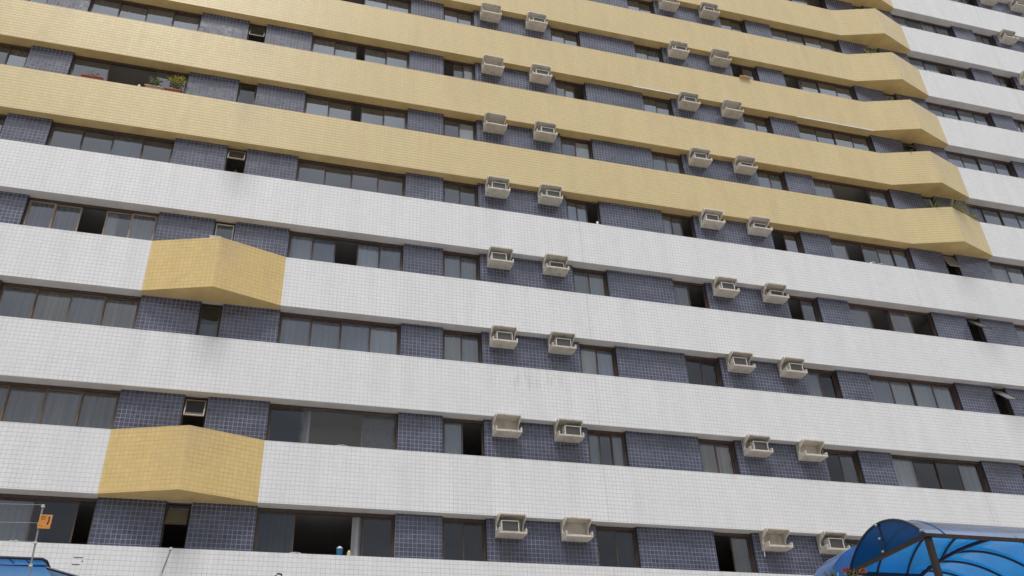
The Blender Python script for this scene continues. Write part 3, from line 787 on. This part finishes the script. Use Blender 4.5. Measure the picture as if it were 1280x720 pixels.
# ---- person looking out of the little window --------------------------------
def skin_body(name, verts, edges, radii, mat, parent=None, sub=2, root=0):
    me = bpy.data.meshes.new(name); me.from_pydata(verts, edges, []); me.materials.append(mat)
    o = bpy.data.objects.new(name, me); col.objects.link(o)
    sk = o.modifiers.new('skin', 'SKIN'); sk.use_smooth_shade = True
    for i, r in enumerate(radii):
        me.skin_vertices[0].data[i].radius = (r, r) if not isinstance(r, tuple) else r
    me.skin_vertices[0].data[root].use_root = True
    s = o.modifiers.new('sub', 'SUBSURF'); s.levels = sub; s.render_levels = sub
    if parent: o.parent = parent
    return o
pv = [(0,0,.92),(0,0,1.12),(0,0,1.32),(0,0,1.44),(0,-.01,1.52),(0,-.015,1.60),(0,-.02,1.68),   # pelvis..head
      (.09,0,.86),(.10,-.01,.48),(.10,.02,.08),(.10,-.12,.03),(-.09,0,.86),(-.10,-.01,.48),(-.10,.02,.08),(-.10,-.12,.03),
      (.17,0,1.38),(.22,-.04,1.12),(.16,-.24,1.12),(.12,-.30,1.13),(-.17,0,1.38),(-.22,-.04,1.12),(-.16,-.24,1.12),(-.12,-.30,1.13)]
pe = [(0,1),(1,2),(2,3),(3,4),(4,5),(5,6),(0,7),(7,8),(8,9),(9,10),(0,11),(11,12),(12,13),(13,14),(2,15),(15,16),(16,17),(17,18),(2,19),(19,20),(20,21),(21,22)]
pr_ = [.14,.13,.14,.07,.055,.085,.075,.09,.06,.04,.035,.09,.06,.04,.035,.06,.045,.032,.03,.06,.045,.032,.03]
person = skin_body('person', pv, pe, pr_, M['skin'])
person.location = (-1.64, .66, 4*H-1.096+.0)
tag(person, 'person in a pale pink shirt looking out of the small open window', 'person')
hm = MB(); hm.lathe((0, 0, 0), [(.085, 0), (.098, .04), (.09, .09), (.055, .13), (.01, .145)], 14)
hh = hm.build('hair', M['hair'], person, smooth=True); hh.location = (0, .005, 1.63)
sv = [(0,0,.98),(0,0,1.16),(0,0,1.34),(.17,0,1.385),(.215,-.03,1.22),(-.17,0,1.385),(-.215,-.03,1.22)]
shirt = skin_body('shirt', sv, [(0,1),(1,2),(2,3),(3,4),(2,5),(5,6)], [.155,.15,.15,.075,.065,.075,.065], M['shirt'], person)
for nm, c, r in (('nose', (0, -.105, 1.635), .014), ('left_eye', (.032, -.088, 1.655), .010), ('right_eye', (-.032, -.088, 1.655), .010)):
    mb = MB(); mb.lathe((0, 0, -r), [(.002, 0), (r*.8, r*.5), (r, r), (r*.8, r*1.5), (.002, r*2)], 8); q = mb.build(nm.split('_')[-1], M['skin'] if nm == 'nose' else M['hair'], person, smooth=True); q.location = c

# ---------------------------------------------------------------- ground, street
mb = MB(); mb.box(-2500, 2500, -2500, 2500, GY-.5, GY); tag(mb.build('ground', M['concrete']), kind='structure')
mb = MB(); mb.box(-300, 300, -24.5, -18.6, GY+.002, GY+.006); tag(mb.build('road', M['asphalt']), kind='structure')
mb = MB(); mb.box(-300, 300, -18.58, -16.9, GY+.002, GY+.13); tag(mb.build('pavement', M['concrete']), kind='structure')
WY = -16.36
mb = MB(); mb.box(-9, 12, WY-.08, WY+.08, GY+.001, -5.56); mb.box(-9.05, 12.05, WY-.12, WY+.12, -5.558, -5.50)
tag(mb.build('boundary_wall', M['render_wall']), 'painted boundary wall carrying the electric fence', 'wall')

# ---------------------------------------------------------------- electric fence
def fence_post(x, top, lean, fr, label):
    root = empty('fence_post', (x, WY, -5.50), label, 'fence post', 'electric fence posts on the boundary wall')
    Ht = top+5.50
    p0 = Vector((0, 0, 0)); p1 = Vector((lean[0], lean[1], Ht))
    mb = MB(); mb.tube([p0, p0.lerp(p1, .5), p1], .0052, 8); mb.box(-.03, .03, -.03, .03, 0, .012); mb.build('rod', M['metal'], root)
    hs = []
    for f in fr:
        q = p0.lerp(p1, f); n = MB()
        n.lathe((q.x, q.y, q.z-.011), [(.007, 0), (.012, .004), (.009, .009), (.012, .014), (.007, .018)], 10)
        n.build('insulator', M['ceramic'], root); hs.append(q+root.location)
    return hs
fr = (1.0, .86, .72, .55, .36)
h1 = fence_post(-1.2, -4.69, (-.03, 0), fr, 'upright grey fence rod behind the orange warning sign')
h2 = fence_post(-.56, -4.92, (.115, 0), (1.0, .72, .42), 'leaning grey fence rod with white insulators right of the warning sign')
h0 = fence_post(-4.4, -4.69, (.0, 0), fr, 'grey fence rod beyond the left edge')
# hooked rod
root = empty('hooked_rod', (.21, WY, -5.5), 'thin dark rod with a hooked tip rising at the bottom edge', 'rod')
mb = MB(); mb.tube([(0, 0, 0), (-.01, 0, .38), (-.005, 0, .435), (.01, 0, .45), (.03, 0, .447), (.035, 0, .438)], .006, 8); mb.build('shaft', M['bronze'], root)
wires = []
for i, (a, b) in enumerate(zip(h0, h1)):
    mb = MB(); pts = [a.lerp(b, t/10)+Vector((0, -.018, -.05*4*(t/10)*(1-t/10)*.5)) for t in range(11)]
    mb.tube(pts, .0012, 5)
    nm = ['top', 'second', 'third', 'fourth', 'lowest'][i]
    tag(mb.build('fence_wire', M['wire']), f'thin {nm} wire of the electric fence running left from the rod', 'wire', 'electric fence wires')
# warning sign hung on the rod
sg = empty('warning_sign', (-1.228, WY-.012, -4.828), 'orange square warning sign with black print hanging on the fence rod', 'warning sign')
mb = MB(); mb.box(-.005, .098, 0, .004, -.01, .118); mb.build('plate', M['sign'], sg, bevel=.002)
mb = MB()
y = -.0015
def poly(pts): 
    mb.quad([(a, y, b) for a, b in pts])
# lightning bolt
poly([(.066, .100), (.078, .104), (.083, .066), (.071, .070)]); poly([(.071, .069), (.083, .066), (.074, .030), (.068, .048)]); poly([(.062, .046), (.078, .044), (.068, .022)])
mb.build('lightning_symbol', M['ink'], sg)
def text(body, size, loc, parent, mat, name):
    cu = bpy.data.curves.new(name, 'FONT'); cu.body = body; cu.size = size; cu.align_x = 'LEFT'; cu.extrude = .0004
    cu.materials.append(mat); o = bpy.data.objects.new(name, cu); col.objects.link(o); o.parent = parent
    o.location = loc; o.rotation_euler = (R(90), 0, 0); return o
mb = MB()
for (a, b, c, d) in ((.004, .052, .098, .108), (.008, .048, .084, .093), (.004, .050, .071, .078), (.010, .036, .012, .018)):
    n = 7
    for i in range(n):
        x = a+(b-a)*i/n; wd = (b-a)/n*.62
        if (i*7+int(a*1000)) % 5 == 4: continue
        mb.quad([(x, y, c), (x+wd, y, c), (x+wd*.9, y, d), (x+wd*.1, y, d)])
mb.build('print', M['ink'], sg)
sg.scale = (.70, .7, .68)

# ---------------------------------------------------------------- right canopy: cross vault of blue sheets
EZ = -4.0
YN, YF = -14.83, -13.47
CX0 = 6.60; RISE = .34
BX0, BX1, BYF = 7.52, 9.35, -11.2
def arc(t, rise=RISE):      # t 0..1 across, height of a circular segment
    w = 1.0; c = 2*t-1
    k = 1.35; return rise*(math.sqrt(max(0, k*k-c*c))-math.sqrt(k*k-1))/(k-math.sqrt(k*k-1))
def hA(y): return arc((y-YN)/(YF-YN)) if YN <= y <= YF else 0
def hB(x): return arc((x-BX0)/(BX1-BX0), RISE) if BX0 <= x <= BX1 else 0
cn = empty('vaulted_canopy', (CX0, YN, GY), 'blue translucent vaulted entrance canopy on dark steel frame at lower right', 'canopy')
off = Vector((CX0, YN, GY))
class LB(MB):
    def build(s, name, mats, parent=None, **kw):
        s.v = [tuple(Vector(v)-off) for v in s.v]; return MB.build(s, name, mats, parent, **kw)
def sheet(mb, fn, us, vs, mi=0):
    b = len(mb.v); nv = len(vs)
    for u in us:
        for v in vs: mb.v.append(fn(u, v))
    for i in range(len(us)-1):
        for j in range(nv-1):
            a = b+i*nv+j; mb.f.append((a, a+nv, a+nv+1, a+1)); mb.mi.append(mi); mb.uv.append([(0, 0)]*4)
def lin(a, b, n): return [a+(b-a)*i/n for i in range(n+1)]
mb = LB()
ym = (YN+YF)/2
CXR = 10.6
sheet(mb, lambda x, y: (x, y, EZ+hA(y)), lin(CX0, CXR, 40), lin(YN, ym, 10))
mb.build('front_vault_sheet', M['poly_haze'], cn, smooth=True)
mb = LB()
sheet(mb, lambda x, y: (x, y, EZ+max(hA(y), hB(x))), lin(CX0, CXR, 80), lin(ym, YF, 16))
sheet(mb, lambda x, y: (x, y, EZ+hB(x)), lin(BX0, BX1, 24), lin(YF, BYF, 10))
mb.build('cross_vault_sheet', M['poly'], cn, smooth=True)
# end wall of the front vault
mb = LB(); n = 20
ys = lin(YN, YF, n)
for a, b in zip(ys, ys[1:]): mb.quad([(CX0, a, EZ), (CX0, b, EZ), (CX0, b, EZ+hA(b)-.004), (CX0, a, EZ+hA(a)-.004)])
mb.build('end_panel', M['poly_dark'], cn)
mb = LB(); mb.bar((CX0, YN, EZ), (CX0, YF, EZ), .042, .036); mb.build('tie_beam', M['bronze'], cn)
mb = LB(); mb.bar((CX0-.02, YN, EZ-.002), (CXR, YN, EZ-.002), .034, .034); mb.build('eave_beam', M['bronze'], cn)
mb = LB(); mb.bar((CX0-.02, YF, EZ-.012), (BX0, YF, EZ-.012), .04, .05); mb.build('eave_beam', M['rib'], cn)
mb = LB(); mb.bar((CX0+.01, (YN+YF)/2, EZ+.02), (CX0+.01, (YN+YF)/2, EZ+RISE-.01), .03, .02); mb.build('end_mullion', M['rib'], cn)
def rib(pts, w=.028, mat='rib', name='rib'):
    mb = LB(); mb.tube(pts, w/2, 6); return mb.build(name, M[mat], cn, smooth=True)
rib([(CX0-.004, y, EZ+hA(y)) for y in lin(YN, YF, 20)], .026)
for x in (6.95, 7.35, 7.75, 8.2, 8.65, 9.1, 9.6, 10.1):
    ylim = YF
    if BX0 < x < BX1:
        # stops at the groin
        cand = [y for y in lin(ym, YF, 60) if hA(y) < hB(x)]
        ylim = cand[0] if cand else YF
    rib([(x, y, EZ+hA(y)-.018) for y in lin(YN, ylim, 18)])
for sgn in (0, 1):   # groins
    pts = []
    for i in range(19):
        t = .5*i/18
        x = BX0+(BX1-BX0)*(t if sgn == 0 else 1-t); y = YF-(YF-YN)*t
        pts.append((x, y, EZ+hB(x)-.02))
    rib(pts, .045)
for y in (YF, YF+.42, YF+.84, YF+1.26, YF+1.7, BYF):
    rib([(x, y, EZ+hB(x)-.018) for x in lin(BX0, BX1, 22)], .03)
# light aluminium tee strips on the outer sheet
for x in (6.85, 8.4, 10.0):
    rib([(x, y, EZ+hA(y)+.006) for y in lin(YN, ym, 12)], .008, 'poly_pale', 'glazing_strip')
for x, y in ((CX0+.03, YN+.03), (CXR-.05, YN+.03), (BX0+.04, BYF), (BX1-.04, BYF)):
    mb = LB(); mb.bar((x, y, GY+.005), (x, y, EZ-.02), .055, .055, up=(0, 1, 0)); mb.build('post', M['bronze'], cn)
# fixings
for y, z in ((YN+.03, EZ+.05), (ym, EZ+RISE-.02), (ym, EZ+RISE*.5), (ym, EZ+.03)):
    mb = LB(); mb.lathe((CX0-.03, y, z), [(.012, -.012), (.016, 0), (.012, .012)], 8); mb.build('bolt', M['metal'], cn)

# smaller barrel behind it, its pale outside seen over the first one's end
off = Vector((6.2, -12.6, GY))
c2 = empty('barrel_canopy', tuple(off), 'smaller pale blue barrel canopy behind the big vaulted canopy', 'canopy')
EZ2 = -3.62
X2a, X2b, Y2a, Y2b = 7.36, 8.80, -12.0, -11.5
mb = LB(); sheet(mb, lambda x, y: (x, y, EZ2+.46*arc((x-X2a)/(X2b-X2a), 1)), lin(X2a, X2b, 26), lin(Y2a, Y2b, 6)); mb.build('barrel_sheet', M['poly_pale'], c2, smooth=True)
mb = LB(); xs = lin(X2a, X2b, 20)
for a, b in zip(xs, xs[1:]):
    mb.quad([(a, Y2a+.01, EZ2), (b, Y2a+.01, EZ2), (b, Y2a+.01, EZ2+.46*arc((b-X2a)/(X2b-X2a), 1)-.004), (a, Y2a+.01, EZ2+.46*arc((a-X2a)/(X2b-X2a), 1)-.004)])
mb.build('end_panel', M['poly_pale'], c2)
mb = LB(); mb.bar((X2a, Y2a, EZ2-.02), (X2b, Y2a, EZ2-.02), .04, .05); mb.build('tie_beam', M['rib'], c2)
mb = LB(); mb.bar((X2a, Y2a, EZ2-.02), (X2a, Y2b, EZ2-.02), .04, .05); mb.build('eave_beam', M['rib'], c2)
for x, y in ((X2a+.03, Y2b), (X2b-.03, Y2b), (X2b-.03, Y2a)):
    mb = LB(); mb.bar((x, y, GY+.005), (x, y, EZ2-.045), .06, .06, up=(0, 1, 0)); mb.build('post', M['bronze'], c2)

# ---------------------------------------------------------------- left canopies
off = Vector((-1.6, -14.3, GY))
c3 = empty('flat_canopy', tuple(off), 'blue translucent canopy corner with dark blue edge at lower left', 'canopy')
def P(*a): return Vector(a)
zl = -4.43
mb = LB()
sheet(mb, lambda x, t: (x, -14.3+t*1.5, zl+.10*math.sin(t*1.6)), lin(-4.6, -1.56, 12), lin(0, 1, 8)); mb.build('roof_sheet', M['poly_mid'], c3, smooth=True)
mb = LB(); mb.tube([(-4.6, -14.3, zl), (-1.56, -14.3, zl), (-1.53, -14.28, zl-.012), (-1.52, -14.1, zl-.03), (-1.52, -12.8, zl-.05)], .013, 6); mb.build('edge_tube', M['rib'], c3, smooth=True)
for x in (-1.80, -1.68, -2.3, -2.9, -3.6):
    mb = LB(); mb.bar((x, -14.29, zl-.010), (x, -14.12, zl+.008), .008, .012); mb.build('batten', M['poly_pale'], c3)
mb = LB(); mb.bar((-4.6, -14.10, zl-.0), (-1.55, -14.10, zl-.0), .012, .016); mb.build('purlin', M['poly_pale'], c3)
for x in (-1.62, -4.5):
    mb = LB(); mb.bar((x, -12.85, GY+.005), (x, -12.85, zl+.05), .06, .06, up=(0, 1, 0)); mb.build('post', M['bronze'], c3)
off = Vector((-1.0, -13.6, GY))
c4 = empty('sloping_canopy', tuple(off), 'second blue canopy sloping down to the right beside the flat one', 'canopy')
a = [P(-1.51, -14.32, -4.505), P(-1.20, -14.32, -4.585), P(-.6, -14.32, -4.80)]
b = [q+P(0, 1.5, .05) for q in a]
mb = LB()
mb.v += [tuple(q) for q in a+b]; mb.f += [(0, 1, 4, 3), (1, 2, 5, 4)]; mb.mi += [0, 0]; mb.uv += [[(0, 0)]*4]*2
mb.build('roof_sheet', M['poly_dark'], c4)
mb = LB(); mb.tube([tuple(q) for q in a], .012, 6); mb.build('edge_tube', M['rib'], c4)
for q in (b[0]+P(.05, -.05, 0), b[2]+P(-.05, -.05, 0)):
    mb = LB(); mb.bar((q.x, q.y, GY+.005), (q.x, q.y, q.z+.0), .05, .05, up=(0, 1, 0)); mb.build('post', M['bronze'], c4)

# ---------------------------------------------------------------- garden shrub with flowers behind the wall
off = Vector((4.75, -15.8, GY))
root = empty('flowering_shrub', tuple(off+Vector((0, 0, -.05))), 'spiky shrub with pink and orange flowers below the vaulted canopy', 'shrub')
rng = random.Random(5)
mb = LB()
heads = [(4.76, -4.66), (4.84, -4.69), (4.93, -4.66), (5.0, -4.68), (5.07, -4.68), (4.88, -4.76), (5.02, -4.75)]
for x, z in heads: mb.tube([(4.78, -15.8, GY+.01), (4.78+(x-4.78)*.6, -15.75, -6.2), (x, -15.7, z)], .018, 6, r2=.008)
mb.build('stems', M['stem'], root)
mb = LB()
for x, z in heads:
    for i in range(34):
        dv = Vector((rng.uniform(-.7, .7), rng.uniform(-.7, .7), rng.uniform(.2, 1.3)))
        leaf(mb, (x+rng.uniform(-.02, .02), -15.7+rng.uniform(-.03, .03), z-.05+rng.uniform(-.1, .03)), dv, rng.uniform(.05, .13), .014, .25, rng.choice((0, 0, 1, 2, 0)), 4)
mb.build('leaves', [M['leaf'], M['leaf_yellow'], M['leaf_grey']], root)
for x, z, mt, nn in ((4.90, -4.63, 'petal', 18), (5.06, -4.63, 'red_leaf', 24), (5.0, -4.68, 'red_leaf', 14)):
    mb = LB()
    for i in range(nn): leaf(mb, (x, -15.72, z), rdir(rng, .4), .05, .026, .3, 0, 3)
    mb.build('flower', M[mt], root)

# ---------------------------------------------------------------- light: bright overcast
SUN_EL, SUN_AZ = 62, 200        # azimuth the light comes from, clockwise from +Y
w = bpy.data.worlds.new('World'); scene.world = w; w.use_nodes = True
nt = w.node_tree; nt.nodes.clear()
out = nt.nodes.new('ShaderNodeOutputWorld'); bg = nt.nodes.new('ShaderNodeBackground')
sky = nt.nodes.new('ShaderNodeTexSky'); sky.sky_type = 'NISHITA'; sky.sun_disc = False
sky.sun_elevation = R(SUN_EL); sky.sun_rotation = R(SUN_AZ); sky.air_density = 1.2; sky.dust_density = 3.0
tc = nt.nodes.new('ShaderNodeTexCoord')
mp = nt.nodes.new('ShaderNodeMapping'); mp.inputs['Scale'].default_value = (1.3, 1.3, 3.2)
nz = nt.nodes.new('ShaderNodeTexNoise'); nz.inputs['Scale'].default_value = 1.9; nz.inputs['Detail'].default_value = 8; nz.inputs['Roughness'].default_value = .58
rp = nt.nodes.new('ShaderNodeValToRGB'); rp.color_ramp.elements[0].position = .30; rp.color_ramp.elements[1].position = .60
rp.color_ramp.elements[0].color = (.45, .45, .45, 1); rp.color_ramp.elements[1].color = (1, 1, 1, 1)
nz2 = nt.nodes.new('ShaderNodeTexNoise'); nz2.inputs['Scale'].default_value = 4.0; nz2.inputs['Detail'].default_value = 6
cr = nt.nodes.new('ShaderNodeValToRGB'); cr.color_ramp.elements[0].color = (6.6, 6.9, 7.5, 1); cr.color_ramp.elements[1].color = (11.5, 11.6, 11.9, 1)
cr.color_ramp.elements[0].position = .3; cr.color_ramp.elements[1].position = .7
mx = nt.nodes.new('ShaderNodeMix'); mx.data_type = 'RGBA'
L = nt.links.new
L(tc.outputs['Generated'], mp.inputs['Vector']); L(mp.outputs[0], nz.inputs['Vector']); L(mp.outputs[0], nz2.inputs['Vector'])
L(nz.outputs['Fac'], rp.inputs[0]); L(nz2.outputs['Fac'], cr.inputs[0])
L(rp.outputs[0], mx.inputs[0]); L(sky.outputs[0], mx.inputs[6]); L(cr.outputs[0], mx.inputs[7])
sx = nt.nodes.new('ShaderNodeSeparateXYZ'); L(tc.outputs['Generated'], sx.inputs[0])
gr = nt.nodes.new('ShaderNodeMapRange'); gr.inputs[1].default_value = .22; gr.inputs[2].default_value = .85; gr.inputs[3].default_value = .45; gr.inputs[4].default_value = 1.62
L(sx.outputs[2], gr.inputs[0])
vs = nt.nodes.new('ShaderNodeVectorMath'); vs.operation = 'SCALE'; L(mx.outputs[2], vs.inputs[0]); L(gr.outputs[0], vs.inputs['Scale'])
L(vs.outputs[0], bg.inputs['Color']); bg.inputs['Strength'].default_value = .090
L(bg.outputs[0], out.inputs['Surface'])
sl = bpy.data.lights.new('sun', 'SUN'); sl.energy = 1.9; sl.angle = R(9); sl.color = (1, .96, .9)
so = bpy.data.objects.new('sun', sl); col.objects.link(so)
el, az = R(SUN_EL), R(SUN_AZ)
dv = Vector((math.sin(az)*math.cos(el), math.cos(az)*math.cos(el), math.sin(el)))
so.rotation_euler = (-dv).to_track_quat('-Z', 'Y').to_euler()
scene.view_settings.view_transform = 'Standard'; scene.view_settings.look = 'None'; scene.view_settings.exposure = 0
try:
    scene.cycles.max_bounces = 8; scene.cycles.transparent_max_bounces = 16
except Exception: pass
